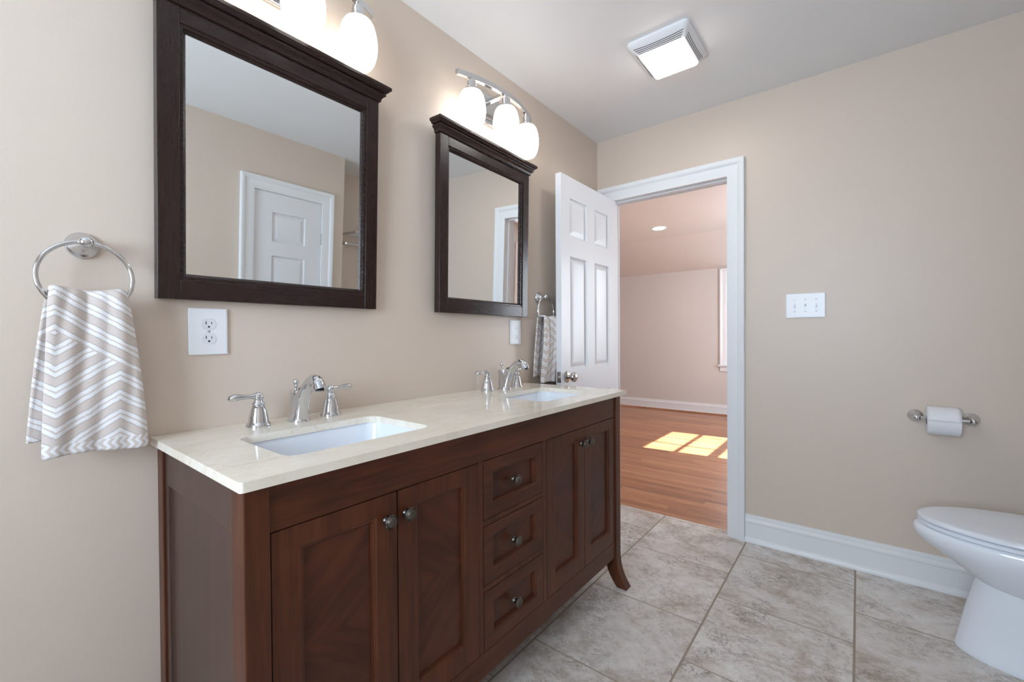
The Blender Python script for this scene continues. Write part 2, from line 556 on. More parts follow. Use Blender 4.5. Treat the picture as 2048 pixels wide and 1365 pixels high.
def dup(o, parent=None):
    c = o.copy(); COL.objects.link(c)
    if parent:
        c.parent = parent
    for ch in list(o.children):
        dup(ch, c)
    return c


def struct(mb, name, mat, parent=None, **k):
    o = mb.build(name, mat, parent, **k)
    if not parent:
        tag(o, kind='structure')
    return o


def wall_cells(mb, axis, p0, p1, a0, a1, z0, z1, holes):
    us = sorted({a0, a1, *[h[0] for h in holes], *[h[1] for h in holes]})
    vs = sorted({z0, z1, *[h[2] for h in holes], *[h[3] for h in holes]})
    for a, b in zip(us, us[1:]):
        for c, d in zip(vs, vs[1:]):
            um, vm = (a + b) / 2, (c + d) / 2
            if any(h[0] < um < h[1] and h[2] < vm < h[3] for h in holes):
                continue
            if axis == 'y':
                mb.box(a, b, p0, p1, c, d)
            else:
                mb.box(p0, p1, a, b, c, d)
    return mb


# ------------------------------------------------------------------ the room shell
DX0, DX1, DZ = 0.097, 0.812, 2.03     # doorway in the back wall
B0, B1 = D, D + 0.115                 # back wall faces
YB = 6.674                            # far wall of the bedroom
XR = 1.90                             # bedroom window wall

struct(MB().box(-0.12, XA + 0.12, YF - 0.12, 2.742, -0.10, 0.0), 'floor', M['tile'])
struct(MB().box(-3.1, XR + 0.5, 2.743, YB + 0.3, -0.10, 0.0), 'floor.001', M['oak'])
struct(MB().box(-0.12, XA + 0.12, YF - 0.12, B0 + 0.05, H, H + 0.10), 'ceiling', M['ceil'])
struct(MB().box(-0.12, 0.0, YF - 0.12, B0, 0.0, H), 'wall_left', M['wall'])
# back wall: bathroom skin and bedroom skin, so that each side has its own paint
struct(wall_cells(MB(), 'y', B0, B0 + 0.055, -0.12, XA + 0.12, 0.0, H, [(DX0 - 0.018, DX1 + 0.018, 0, DZ + 0.018)]), 'wall_back', M['wall'])
struct(wall_cells(MB(), 'y', B0 + 0.055, B1, -3.1, XA + 0.12, 0.0, H + 0.1, [(DX0 - 0.018, DX1 + 0.018, 0, DZ + 0.018)]), 'wall_back.001', M['wall_pink'])
# closet wall opposite the vanity, then the toilet alcove
CY0, CY1, CZ = 1.258, 1.752, 2.035
struct(wall_cells(MB(), 'x', XW, XW + 0.115, YF - 0.12, 1.93, 0.0, H, [(CY0 - 0.018, CY1 + 0.018, 0, CZ + 0.018)]), 'wall_right', M['wall'])
struct(MB().box(XW + 0.115, XA + 0.12, 1.90, 1.93, 0.0, H), 'wall_right.001', M['wall'])
struct(MB().box(XA, XA + 0.12, 1.93, B0, 0.0, H), 'wall_right.002', M['wall'])
WX0, WX1, WZ0, WZ1 = 0.55, 1.55, 0.95, 2.05
struct(wall_cells(MB(), 'y', YF - 0.12, YF, 0.0, XA + 0.12, 0.0, H, [(WX0, WX1, WZ0, WZ1)]), 'wall_front', M['wall'])
# bedroom
struct(MB().box(-3.1, -3.0, B1, YB + 0.1, 0.0, H + 0.1), 'wall_left.001', M['wall_pink'])
RY0, RY1, RZ0, RZ1 = 4.385, 5.395, 0.77, 2.13
struct(wall_cells(MB(), 'x', XR, XR + 0.10, B1, YB + 0.1, 0.0, H + 0.1, [(RY0, RY1, RZ0, RZ1)]), 'wall_right.003', M['wall_pink'])
FX0, FX1, FZ0, FZ1 = -0.065, 0.72, 0.72, 1.985
struct(wall_cells(MB(), 'y', YB, YB + 0.10, -3.1, XR + 0.1, 0.0, 2.12, [(FX0, FX1, FZ0, FZ1)]), 'wall_far', M['wall_pink'])
struct(MB().prism([(B0 + 0.055, H), (5.85, H), (YB, 2.09), (YB + 0.14, 2.03), (YB + 0.14, 2.25), (5.85, H + 0.14), (B0 + 0.055, H + 0.14)], 'x', -3.1, XR + 0.1), 'ceiling.001', M['ceil_bed'])

# door casing, jambs
CAS = [(-0.004, 0.0), (-0.004, 0.011), (0.004, 0.0135), (0.016, 0.0155), (0.050, 0.0175), (0.053, 0.0205), (0.060, 0.0235), (0.066, 0.0275), (0.080, 0.0290), (0.085, 0.0265), (0.085, 0.0)]
mb = MB().sweep_rect(CAS, DX0, DX1, 0.0, DZ, lambda u, v, d: (u, B0 - d, v), False)
struct(mb, 'trim_1', M['trim'], smooth=30)
mb = MB()
for x0, x1 in ((DX0 - 0.018, DX0), (DX1, DX1 + 0.018)):
    mb.box(x0, x1, B0 - 0.001, B1 + 0.001, 0, DZ)
mb.box(DX0 - 0.018, DX1 + 0.018, B0 - 0.001, B1 + 0.001, DZ, DZ + 0.018)
for x0, x1 in ((DX0, DX0 + 0.011), (DX1 - 0.011, DX1)):      # stops
    mb.box(x0, x1, B0 + 0.040, B0 + 0.075, 0, DZ - 0.011)
mb.box(DX0, DX1, B0 + 0.040, B0 + 0.075, DZ - 0.011, DZ)
jamb = struct(mb, 'trim_2', M['trim'], bevel=0.0015)
MB().box(DX1 - 0.0015, DX1 + 0.0005, B0 + 0.008, B0 + 0.034, 0.875, 0.945).build('strike_plate', M['nickel'], jamb)
mb = MB().sweep_rect(CAS, DX0, DX1, 0.0, DZ, lambda u, v, d: (u, B1 + d, v), False)
struct(mb, 'trim_3', M['trim'], smooth=30)

BASE = [(0.0, 0.0), (0.026, 0.0), (0.0255, 0.010), (0.022, 0.019), (0.0145, 0.026), (0.0145, 0.104), (0.0175, 0.108), (0.0175, 0.116), (0.013, 0.123), (0.0085, 0.128), (0.0105, 0.136), (0.008, 0.146), (0.0, 0.148)]
struct(MB().prism([(B0 - d, z) for d, z in BASE], 'x', DX1 + 0.086, XA), 'baseboard_back', M['trim'], smooth=30)
struct(MB().prism([(d, z) for d, z in BASE], 'y', YF, 0.283), 'baseboard_left', M['trim'], smooth=30)
struct(MB().prism([(d, z) for d, z in BASE], 'y', 1.87, B0 - 0.03), 'baseboard_left.001', M['trim'], smooth=30)
struct(MB().prism([(XW - d, z) for d, z in BASE], 'y', YF, CY0 - 0.09), 'baseboard_right', M['trim'], smooth=30)
struct(MB().prism([(XA - d, z) for d, z in BASE], 'y', 1.93, B0 - 0.03), 'baseboard_right.001', M['trim'], smooth=30)
struct(MB().prism([(YB - d, z) for d, z in BASE[3:]] + [(YB, 0.0195)], 'x', -3.0, XR), 'baseboard_far', M['trim'], smooth=30)
struct(MB().prism([(YB, 0), (YB - 0.034, 0), (YB - 0.032, 0.010), (YB - 0.024, 0.018), (YB, 0.019)], 'x', -3.0, XR), 'trim_4', M['oak'], smooth=30)
struct(MB().prism([(B1 + d, z) for d, z in BASE], 'x', -3.0, DX0 - 0.086), 'baseboard_front', M['trim'], smooth=30)


# windows
def window(name, axis, p, sgn, a0, a1, z0, z1, cols, rows, wall_t, casing_side):
    """double-hung window; p: room face of the wall, sgn: direction from the room face to the outside"""
    g = (lambda a, q, z: (q, a, z)) if axis == 'x' else (lambda a, q, z: (a, q, z))

    def bx(mb, a, b, q0, q1, c, d):
        lo, hi = min(q0, q1), max(q0, q1)
        if axis == 'x':
            mb.box(lo, hi, a, b, c, d)
        else:
            mb.box(a, b, lo, hi, c, d)
    mid = (z0 + z1) / 2 + 0.02
    q = lambda t: p + sgn * t
    mb = MB()
    bx(mb, a0, a0 + 0.018, q(0), q(wall_t), z0, z1); bx(mb, a1 - 0.018, a1, q(0), q(wall_t), z0, z1)
    bx(mb, a0, a1, q(0), q(wall_t), z1 - 0.018, z1); bx(mb, a0, a1, q(0), q(wall_t), z0, z0 + 0.018)
    root = mb.build(name, M['trim'], bevel=0.002); tag(root, kind='structure')
    f = MB()
    s = 0.038
    for lo, hi, t in ((z0 + 0.018, mid + 0.02, 0.040), (mid - 0.02, z1 - 0.018, 0.068)):
        A, B = a0 + 0.018, a1 - 0.018
        bx(f, A, A + s, q(t - 0.012), q(t + 0.012), lo, hi); bx(f, B - s, B, q(t - 0.012), q(t + 0.012), lo, hi)
        bx(f, A, B, q(t - 0.012), q(t + 0.012), lo, lo + s); bx(f, A, B, q(t - 0.012), q(t + 0.012), hi - s, hi)
        for i in range(1, cols):
            a = A + s + (B - A - 2 * s) * i / cols
            bx(f, a - 0.009, a + 0.009, q(t - 0.008), q(t + 0.008), lo + s, hi - s)
        for i in range(1, rows):
            z = lo + s + (hi - lo - 2 * s) * i / rows
            bx(f, A + s, B - s, q(t - 0.011), q(t + 0.011), z - 0.014, z + 0.014)
    f.build('sash', M['trim'], root)
    gl = MB()
    bx(gl, a0 + 0.02, a1 - 0.02, q(0.053), q(0.055), z0 + 0.02, z1 - 0.02)
    gl.build('pane', M['pane'], root)
    c = MB()
    mp = (lambda u, v, d: (p - sgn * d, u, v)) if axis == 'x' else (lambda u, v, d: (u, p - sgn * d, v))
    c.sweep_rect(CAS, a0, a1, z0, z1, mp, False)
    c.build('casing', M['trim'], root, smooth=30)
    st = MB()
    bx(st, a0 - 0.105, a1 + 0.105, q(-0.055), q(0.02), z0 - 0.024, z0)
    bx(st, a0 - 0.085, a1 + 0.085, q(-0.018), q(0.0), z0 - 0.095, z0 - 0.024)
    st.build('sill', M['trim'], root, bevel=0.003)
    return root


window('window_1', 'x', XR, 1, RY0, RY1, RZ0, RZ1, 3, 2, 0.10, -1)
window('window_2', 'y', YB, 1, FX0, FX1, FZ0, FZ1, 3, 2, 0.10, -1)
window('window_3', 'y', YF, -1, WX0, WX1, WZ0, WZ1, 1, 1, 0.12, -1)

# ------------------------------------------------------------------ doors
SIX = [(0.003, -0.010), (0.010, -0.0140), (0.037, -0.0010)]


def knob_set(parent, mp_axis, o, length=0.052):
    """door knob on a round rose, standing out along mp_axis from o"""
    sx, ax = mp_axis
    def P(pr):
        return [(r, sx * h) for r, h in pr]
    MB().lathe(P([(0.033, 0), (0.033, 0.003), (0.029, 0.007), (0.018, 0.010), (0.011, 0.012)]), ax, o, 28).build('rose', M['nickel'], parent, smooth=40)
    MB().lathe(P([(0.010, 0.010), (0.0095, 0.022), (0.013, 0.027), (0.022, 0.032), (0.027, 0.041), (0.0265, 0.049), (0.021, 0.055), (0.010, 0.0585), (0.001, 0.059)]), ax, o, 28).build('knob', M['nickel'], parent, smooth=50)


LY0, LY1, LX0, LX1 = 2.012, 2.690, 0.095, 0.130
c1, c2 = (2.106, 2.298), (2.394, 2.587)
rects = [(*c, a, b) for c in (c1, c2) for a, b in ((0.24, 0.80), (0.952, 1.579), (1.692, 1.904))]
mb = MB().panelled(LY0, LY1, 0.012, 2.021, LX1 - LX0, rects, SIX, lambda u, v, d: (LX1 + d, u, v), both=True)
door = struct(mb, 'door_1', M['doorp'], bevel=0.0012)
tag(door, 'white six panel door standing open against the vanity wall', 'door')
knob_set(door, (1, 'x'), (LX1, 2.066, 0.912))
knob_set(door, (-1, 'x'), (LX0, 2.066, 0.912))
lp = MB().box(0.100, 0.125, LY0 - 0.0015, LY0 + 0.001, 0.882, 0.942).build('latch_plate', M['nickel'], door, bevel=0.0006)
MB().box(0.1065, 0.1185, LY0 - 0.010, LY0, 0.905, 0.919).build('latch_bolt', M['nickel'], lp, bevel=0.002)
for z in (0.25, 1.05, 1.80):
    MB().lathe([(0.006, -0.045), (0.006, 0.045)], 'z', (LX0 - 0.004, LY1 + 0.004, z), 12).build('hinge', M['nickel'], door, smooth=40)

# closet door opposite the vanity (seen in the mirror)
mb = MB().sweep_rect(CAS, CY0, CY1, 0.0, CZ, lambda u, v, d: (XW - d, u, v), False)
struct(mb, 'trim_5', M['trim'], smooth=30)
mb = MB()
for y0, y1 in ((CY0 - 0.018, CY0), (CY1, CY1 + 0.018)):
    mb.box(XW - 0.001, XW + 0.115, y0, y1, 0, CZ)
mb.box(XW - 0.001, XW + 0.115, CY0 - 0.018, CY1 + 0.018, CZ, CZ + 0.018)
mb.box(XW + 0.110, XW + 0.116, CY0, CY1, 0, CZ)
struct(mb, 'trim_6', M['trim'])
w0, w1 = CY0 + 0.004, CY1 - 0.003
rects = [(w0 + 0.125, w1 - 0.125, a, b) for a, b in ((0.24, 0.80), (0.95, 1.585), (1.685, 1.895))]
mb = MB().panelled(w0, w1, 0.012, CZ - 0.004, 0.035, rects, SIX, lambda u, v, d: (XW + 0.004 - d, u, v), both=True)
cd = struct(mb, 'door_2', M['doorp'], bevel=0.0012)
tag(cd, 'narrow white closet door opposite the vanity, seen only in the mirror', 'door')
for z in (0.25, 1.05, 1.76):
    MB().lathe([(0.006, -0.045), (0.006, 0.045)], 'z', (XW - 0.005, CY1 - 0.001, z), 12).build('hinge', M['chrome'], cd, smooth=40)
knob_set(cd, (-1, 'x'), (XW + 0.004, w0 + 0.06, 0.93))

# ------------------------------------------------------------------ vanity
VY0, VY1, VT = 0.300, 1.833, 0.8705
XF, XD = 0.548, 0.5415
van = thing('bathroom_vanity', 'dark cherry stained double vanity cabinet with four doors and three drawers', 'vanity cabinet', (0, VY0, 0))


def vl(y):
    return y - VY0


def flare(p):
    """leg outline: outward kick over the last 15 cm"""
    return p


def leg(x0, x1, y0, y1, kx, ky):
    mb = MB(); rings = []
    for z in (VT, 0.30, 0.165, 0.135, 0.105, 0.078, 0.055, 0.035, 0.018, 0.006, 0.0):
        t = max(0.0, (0.165 - z) / 0.165)
        s = 0.034 * t ** 2.0
        g = 0.012 * max(0.0, 1 - abs(z - 0.12) / 0.05) if 0.07 < z < 0.17 else 0
        xo0, xo1 = x0 + (kx * s * 1.3 if kx else 0), x1 + kx * s
        yo0 = y0 + (ky * s if ky < 0 else ky * s * 0.9)
        yo1 = y1 + (ky * s if ky > 0 else ky * s * 0.9)
        rings.append([(xo0, vl(yo0), z), (xo1, vl(yo0), z), (xo1, vl(yo1), z), (xo0, vl(yo1), z)])
    mb.loft(rings)
    return mb.build('leg', M['vz'], van, bevel=0.002)


PW = 0.044
leg(XF - 0.058, XF, VY0, VY0 + PW, 1, -1)
leg(XF - 0.058, XF, VY1 - PW, VY1, 1, 1)
leg(0.003, 0.045, VY0, VY0 + PW, 0, -1)
leg(0.003, 0.045, VY1 - PW, VY1, 0, 1)
a0, a1 = VY0 + PW, VY1 - PW       # between the front legs
mb = MB()
mb.box(0.01, 0.022, vl(a0), vl(a1), 0.10, VT)                     # back
mb.box(0.022, XD - 0.022, vl(a0), vl(a1), 0.150, 0.168)           # bottom
mb.box(0.022, XD - 0.022, vl(0.905), vl(0.921), 0.168, 0.70)       # inner walls
mb.box(0.022, XD - 0.022, vl(1.230), vl(1.246), 0.168, 0.70)
mb.build('carcass', M['vx'], van)
ff = MB()
ff.box(XD - 0.020, XD, vl(a0), vl(a1), 0.7765, VT)                # top rail
ff.box(XD - 0.020, XD, vl(a0), vl(a1), 0.150, 0.2205)             # bottom rail
ff.build('face_rail', M['vy'], van, bevel=0.0012)
ff = MB()
ff.box(XD - 0.0205, XD, vl(0.9065), vl(0.9245), 0.2205, 0.7765)
ff.box(XD - 0.0205, XD, vl(1.2275), vl(1.2495), 0.2205, 0.7765)
for z0, z1 in ((0.3945, 0.4105), (0.5865, 0.6025)):
    ff.box(XD - 0.0205, XD, vl(0.9245), vl(1.2275), z0, z1)
ff.build('face_divider', M['vz'], van, bevel=0.001)
for yy, sg in ((VY0, 1), (VY1, -1)):
    f0, f1 = 0.045, XF - 0.058
    o = MB()
    y_out = yy + sg * 0.006
    mp = (lambda u, v, d, y_out=y_out, sg=sg: (u, vl(y_out - sg * d), v))
    o.panelled(f0, f1, 0.150, VT, 0.018, [(f0 + 0.022, f1 - 0.005, 0.215, 0.776)], [(0.001, -0.008)], mp)
    o.build('side_panel', M['vx'], van, bevel=0.001)


def cab_knob(parent, x, y, z):
    k = MB().lathe([(0.0105, 0), (0.0105, 0.002), (0.0085, 0.004), (0.007, 0.008), (0.0085, 0.012), (0.012, 0.015), (0.0158, 0.0175), (0.0162, 0.0195), (0.0145, 0.0215), (0.0130, 0.0205)],
                   'x', (x, vl(y), z), 28, True, False)
    k.lathe([(0.0130, 0.0205), (0.0122, 0.0212), (0.0105, 0.0245), (0.007, 0.0268), (0.003, 0.0278), (0.0003, 0.028)], 'x', (x, vl(y), z), 28, False, True)
    k.build('knob', M['pewter'], parent, smooth=45)


BEAD = [(0.0015, -0.002), (0.0062, -0.0035), (0.0080, -0.0125), (0.0095, -0.0125)]
doors = [(0.3475, 0.6255, 0.402, 0.571, 0.597, 1), (0.6290, 0.9050, 0.684, 0.853, 0.652, -1),
         (1.2510, 1.5165, 1.303, 1.468, 1.492, 1), (1.5195, 1.7870, 1.569, 1.737, 1.546, -1)]
for y0, y1, p0, p1, ky, sg in doors:
    mb = MB().panelled(vl(y0), vl(y1), 0.2225, 0.7745, 0.019, [(vl(p0), vl(p1), 0.281, 0.731)], BEAD, lambda u, v, d: (XD + d, u, v), fill=False)
    d = mb.build('door', M['vz'], van, bevel=0.001)
    vm = veneer('cherry_veneer', (0.022, 0.0062, 0.0032), (0.125, 0.035, 0.0145), vl((p0 + p1) / 2), 0.52, sg)
    MB().box(XD - 0.018, XD - 0.0123, vl(p0) + 0.004, vl(p1) - 0.004, 0.285, 0.727).build('panel', vm, d)
    cab_knob(d, XD, ky, 0.7165)
for z0, z1 in ((0.2225, 0.3925), (0.4125, 0.5845), (0.6045, 0.7745)):
    mb = MB().panelled(vl(0.9265), vl(1.2255), z0, z1, 0.019, [(vl(0.967), vl(1.187), z0 + 0.037, z1 - 0.037)], BEAD, lambda u, v, d: (XD + d, u, v), fill=False)
    d = mb.build('drawer', M['vy'], van, bevel=0.001)
    vm = veneer('cherry_veneer', (0.022, 0.0062, 0.0032), (0.125, 0.035, 0.0145), vl(1.077), (z0 + z1) / 2, 1)
    MB().box(XD - 0.018, XD - 0.0123, vl(0.971), vl(1.183), z0 + 0.041, z1 - 0.041).build('panel', vm, d)
    cab_knob(d, XD, 1.066, (z0 + z1) / 2)

# ------------------------------------------------------------------ countertop with two cut-outs
CT0, CT1, CB, CTop, CXF = 0.287, 1.858, 0.8710, 0.8900, 0.569


def rrect(x0, x1, y0, y1, r, n=6):
    pts = []
    for cx, cy, a in ((x1 - r, y0 + r, -PI / 2), (x1 - r, y1 - r, 0), (x0 + r, y1 - r, PI / 2), (x0 + r, y0 + r, PI)):
        for k in range(n + 1):
            t = a + PI / 2 * k / n
            pts.append((cx + r * math.cos(t), cy + r * math.sin(t)))
    return pts


SX0, SX1, SR = 0.192, 0.470, 0.035
sinks = [(0.412, 0.800), (1.345, 1.735)]


def counter():
    import bmesh
    bm = bmesh.new()
    outer = [(0.001, CT0)] + [(CXF - 0.007 + 0.007 * math.sin(t), CT0 + 0.007 - 0.007 * math.cos(t)) for t in [PI / 2 * k / 5 for k in range(6)]] + \
            [(CXF - 0.007 + 0.007 * math.cos(t), CT1 - 0.007 + 0.007 * math.sin(t)) for t in [PI / 2 * k / 5 for k in range(6)]] + [(0.001, CT1)]
    loops = [outer] + [rrect(SX0, SX1, a, b, SR) for a, b in sinks]
    edges = []
    for lp in loops:
        vs = [bm.verts.new((x, y, CTop)) for x, y in lp]
        for i in range(len(vs)):
            edges.append(bm.edges.new((vs[i], vs[(i + 1) % len(vs)])))
    bmesh.ops.triangle_fill(bm, use_beauty=True, use_dissolve=False, edges=edges)
    r = bmesh.ops.extrude_face_region(bm, geom=bm.faces[:])
    for e in r['geom']:
        if isinstance(e, bmesh.types.BMVert):
            e.co.z = CB
    bmesh.ops.recalc_face_normals(bm, faces=bm.faces)
    me = bpy.data.meshes.new('countertop'); bm.to_mesh(me); bm.free()
    me.materials.append(M['marble'])
    o = bpy.data.objects.new('countertop', me); COL.objects.link(o)
    b = o.modifiers.new('edge', 'BEVEL'); b.width = 0.0022; b.segments = 2; b.limit_method = 'ANGLE'; b.angle_limit = math.radians(60)
    return tag(o, 'cream marble countertop with two sink cut-outs on the dark vanity', 'countertop')


counter()

# sinks
SKL = ['white undermount basin under the faucet nearer the hanging striped towel', 'white undermount basin in front of the open white door']


def sink(y0, y1):
    yc = (y0 + y1) / 2; xc = (SX0 + SX1) / 2
    hx, hy = (SX1 - SX0) / 2 + 0.006, (y1 - y0) / 2 + 0.006
    root = thing('undermount_sink', SKL[0], 'sink', (xc, yc, 0.73), 0, 'white basins set under the countertop')
    z = lambda h: h - 0.73
    rings = []
    for ox, h, r in ((0.016, CB - 0.0005, 0.05), (0.0, CB - 0.0005, 0.041), (-0.003, CB - 0.012, 0.041), (-0.010, 0.80, 0.045), (-0.018, 0.760, 0.055), (-0.040, 0.742, 0.06), (-0.075, 0.738, 0.05)):
        rings.append([(x, y, z(h)) for x, y in rrect(-hx - ox, hx + ox, -hy - ox, hy + ox, r, 8)])
    mb = MB().loft(rings, False, True)
    b = mb.build('basin', M['porcelain'], root, smooth=50)
    s = b.modifiers.new('wall', 'SOLIDIFY'); s.thickness = 0.008; s.offset = -1
    MB().lathe([(0.030, 0.0), (0.031, 0.002), (0.026, 0.0035), (0.020, 0.002), (0.0, 0.002)], 'z', (0, 0, z(0.7385)), 24).build('drain', M['chrome'], root, smooth=40)
    return root


s1 = sink(*sinks[0])
s2 = dup(s1); s2.location.y = sum(sinks[1]) / 2; s2['label'] = SKL[1]

# ------------------------------------------------------------------ faucets
FL = ['chrome widespread faucet on the vanity end by the hanging striped towel and ring', 'chrome widespread faucet beside the open white door, at the far basin']


def faucet():
    root = thing('widespread_faucet', FL[0], 'faucet', (0.085, 0.614, CTop), 0, 'chrome faucets on the countertop')
    sp = MB()
    sp.lathe([(0.030, 0.0), (0.0305, 0.003), (0.029, 0.007), (0.025, 0.012), (0.0225, 0.018), (0.0215, 0.024)], 'z', (0.006, 0, 0), 32, sq=(1.12, 1))
    sp.lathe([(0.0205, 0.015), (0.0185, 0.04), (0.0178, 0.065), (0.0190, 0.080), (0.0200, 0.087), (0.0185, 0.0905), (0.0, 0.0915)], 'z', (-0.003, 0, 0), 28, sq=(1.28, 0.92))
    path = [(0.016, 0, 0.012), (0.020, 0, 0.030), (0.028, 0, 0.055), (0.041, 0, 0.080), (0.058, 0, 0.103), (0.078, 0, 0.119), (0.098, 0, 0.1265), (0.114, 0, 0.1235), (0.124, 0, 0.113), (0.130, 0, 0.100)]
    rad = [0.0225, 0.0215, 0.0195, 0.0178, 0.0165, 0.0160, 0.0165, 0.0172, 0.0178, 0.0180]
    sp.tube(path, rad, 24, up=(0, 1, 0))
    # web between the column and the neck
    sp.tube([(0.002, 0, 0.02), (0.010, 0, 0.05), (0.020, 0, 0.076), (0.034, 0, 0.094)], [0.0185, 0.0178, 0.0165, 0.013], 20, up=(0, 1, 0))
    spo = sp.build('spout', M['chrome'], root, smooth=60)
    MB().lathe([(0.0035, 0.0), (0.0035, 0.010), (0.0065, 0.013), (0.0045, 0.017), (0.0085, 0.022), (0.0092, 0.027), (0.0065, 0.032), (0.0, 0.0335)], 'z', (-0.010, 0, 0.090), 20).build('lift_rod', M['chrome'], root, smooth=60)
    MB().lathe([(0.012, 0.0), (0.012, 0.003)], 'z', (0.130, 0, 0.0975), 20).build('aerator', M['greyslot'], spo)
    for s in (-1, 1):
        cy = 0.106 * s
        h = MB().lathe([(0.0305, 0.0), (0.031, 0.003), (0.0295, 0.008), (0.0260, 0.012), (0.0252, 0.016), (0.0240, 0.026), (0.0200, 0.044), (0.0145, 0.060), (0.0160, 0.0625), (0.0160, 0.0655),
                        (0.0125, 0.0685), (0.0105, 0.073), (0.0125, 0.079), (0.0128, 0.085), (0.0100, 0.0925), (0.005, 0.0955), (0.0, 0.096)], 'z', (-0.006, cy, 0), 28).build('handle', M['chrome'], root, smooth=50)
        P = [(-0.006, cy + s * t, 0.085 + dz) for t, dz in ((0.0, 0.0), (0.014, 0.0), (0.026, -0.0005), (0.040, 0.0005), (0.052, 0.001), (0.062, 0.0005), (0.070, -0.0015), (0.0745, -0.003))]
        MB().tube(P, [0.0110, 0.0092, 0.0076, 0.0092, 0.0120, 0.0128, 0.0105, 0.004], 18, flat=(0.80, 1.0), up=(0, 0, 1)).build('lever', M['chrome'], h, smooth=60)
    return root


f1 = faucet()
f2 = dup(f1); f2.location.y = 1.571; f2['label'] = FL[1]

# ------------------------------------------------------------------ mirrors
ML = ['espresso framed wall mirror reflecting the closet door, hung over the nearer basin', 'espresso framed wall mirror between two lit globe trios and the open white door, reflecting a door casing']
ML[1] = 'espresso framed wall mirror hung beside the open white door, reflecting a door casing'


def wall_mirror():
    root = thing('wall_mirror', ML[0], 'mirror', (0.001, 0.611, 1.2375), 0, 'espresso framed mirrors over the vanity')
    hw, top, T = 0.312, 0.735, 0.030
    st = 0.046
    for s in (-1, 1):
        a, b = sorted((s * hw, s * (hw - st)))
        MB().box(0, T, a, b, 0, top).build('stile', M['ez'], root, bevel=0.0012)
    r = MB().box(0, T - 0.0008, -hw + st + 0.0006, hw - st - 0.0006, 0, 0.050)
    r.build('rail', M['ey'], root, bevel=0.0012)
    MB().box(0, T - 0.0008, -hw + st + 0.0006, hw - st - 0.0006, top - 0.042, top).build('rail', M['ey'], root, bevel=0.0012)
    # stepped inner moulding
    iw, z0, z1 = hw - st, 0.050, top - 0.042
    g = MB().sweep_rect([(0.0, 0.0), (0.0, T - 0.004), (-0.008, T - 0.005), (-0.0085, T - 0.009), (-0.0095, T - 0.009), (-0.0135, T - 0.012), (-0.0175, T - 0.0175), (-0.0175, 0.0)],
                        -iw, iw, z0, z1, lambda u, v, d: (d, u, v), True)
    g.build('inner_moulding', M['ey'], root)
    gz = 0.016
    MB().box(0.006, T - 0.0165, -iw + gz, iw - gz, z0 + gz, z1 - gz).build('mirror_glass', M['mirror'], root)
    # crown: stacked profile with mitred returns on both ends
    prof = [(0.000, 0.0), (0.006, 0.002), (0.007, 0.010), (0.0110, 0.017), (0.0175, 0.0215), (0.0185, 0.0235), (0.0185, 0.0265), (0.0135, 0.0280), (0.0135, 0.0310), (0.0215, 0.0320), (0.0235, 0.0365), (0.0290, 0.0405), (0.0320, 0.0415), (0.0320, 0.0510), (0.0305, 0.0530)]
    c = MB(); rings = []
    for o, h in prof:
        rings.append([(0, -hw - o, top - 0.004 + h), (T + o, -hw - o, top - 0.004 + h), (T + o, hw + o, top - 0.004 + h), (0, hw + o, top - 0.004 + h)])
    c.loft(rings)
    c.build('crown_moulding', M['ey'], root, bevel=0.0008)
    return root


m1 = wall_mirror()
m2 = dup(m1)
m2.location = (0.008, 1.523, 1.2375); m2['label'] = ML[1]
m1.rotation_euler = (0, 0.0375, 0)
m2.rotation_euler = (0, 0.021, 0.020)

# ------------------------------------------------------------------ vanity lights
LLB = ['chrome bar light with three glowing opal shades, cut off by the picture top', 'chrome bar light with three glowing opal shades over the mirror beside the open door']


def vanity_light():
    root = thing('vanity_light', LLB[0], 'wall light', (0.001, 0.626, 2.215), 0, 'three shade bar lights above the mirrors')
    zb = 0.030
    bx = lambda dy: 0.122 - 0.75 * dy * dy
    bp_ = MB().box(0, 0.016, -0.085, 0.085, -0.075, 0.065)
    pl = bp_.build('backplate', M['chrome'], root, bevel=0.003)
    for s in (-1, 1):
        MB().sphere((0.0175, s * 0.062, 0.01), 0.005, 12).build('screw', M['chrome'], pl, smooth=60)
    MB().box(0.012, 0.12, -0.012, 0.012, zb - 0.008, zb + 0.008).build('arm', M['chrome'], root, bevel=0.002)
    rings = []
    for k in range(33):
        dy = -0.262 + 0.524 * k / 32
        x = bx(dy)
        rings.append([(x - 0.009, dy, zb - 0.0115), (x + 0.009, dy, zb - 0.0115), (x + 0.009, dy, zb + 0.0115), (x - 0.009, dy, zb + 0.0115)])
    MB().loft(rings).build('bar', M['chrome'], root, bevel=0.0012, smooth=40)
    for dy in (-0.196, 0.0, 0.196):
        x = bx(dy)
        so = MB().lathe([(0.010, zb - 0.008), (0.010, zb - 0.020), (0.019, zb - 0.022), (0.0205, zb - 0.028), (0.0205, zb - 0.046), (0.026, zb - 0.050), (0.030, zb - 0.062), (0.029, zb - 0.064)], 'z', (x, dy, 0), 28).build('socket', M['chrome'], root, smooth=40)
        pr = [(0.024, -0.031), (0.033, -0.0330), (0.043, -0.039), (0.051, -0.053), (0.0575, -0.078), (0.0605, -0.103), (0.0605, -0.124), (0.0575, -0.145), (0.0525, -0.163), (0.046, -0.176), (0.040, -0.1835),
              (0.034, -0.1865), (0.028, -0.186), (0.0, -0.184)]
        MB().lathe(pr, 'z', (x, dy, 0), 36).build('shade', M['shade'], root, smooth=60)
    return root


l1 = vanity_light()
l2 = dup(l1); l2.location.y = 1.556; l2['label'] = LLB[1]

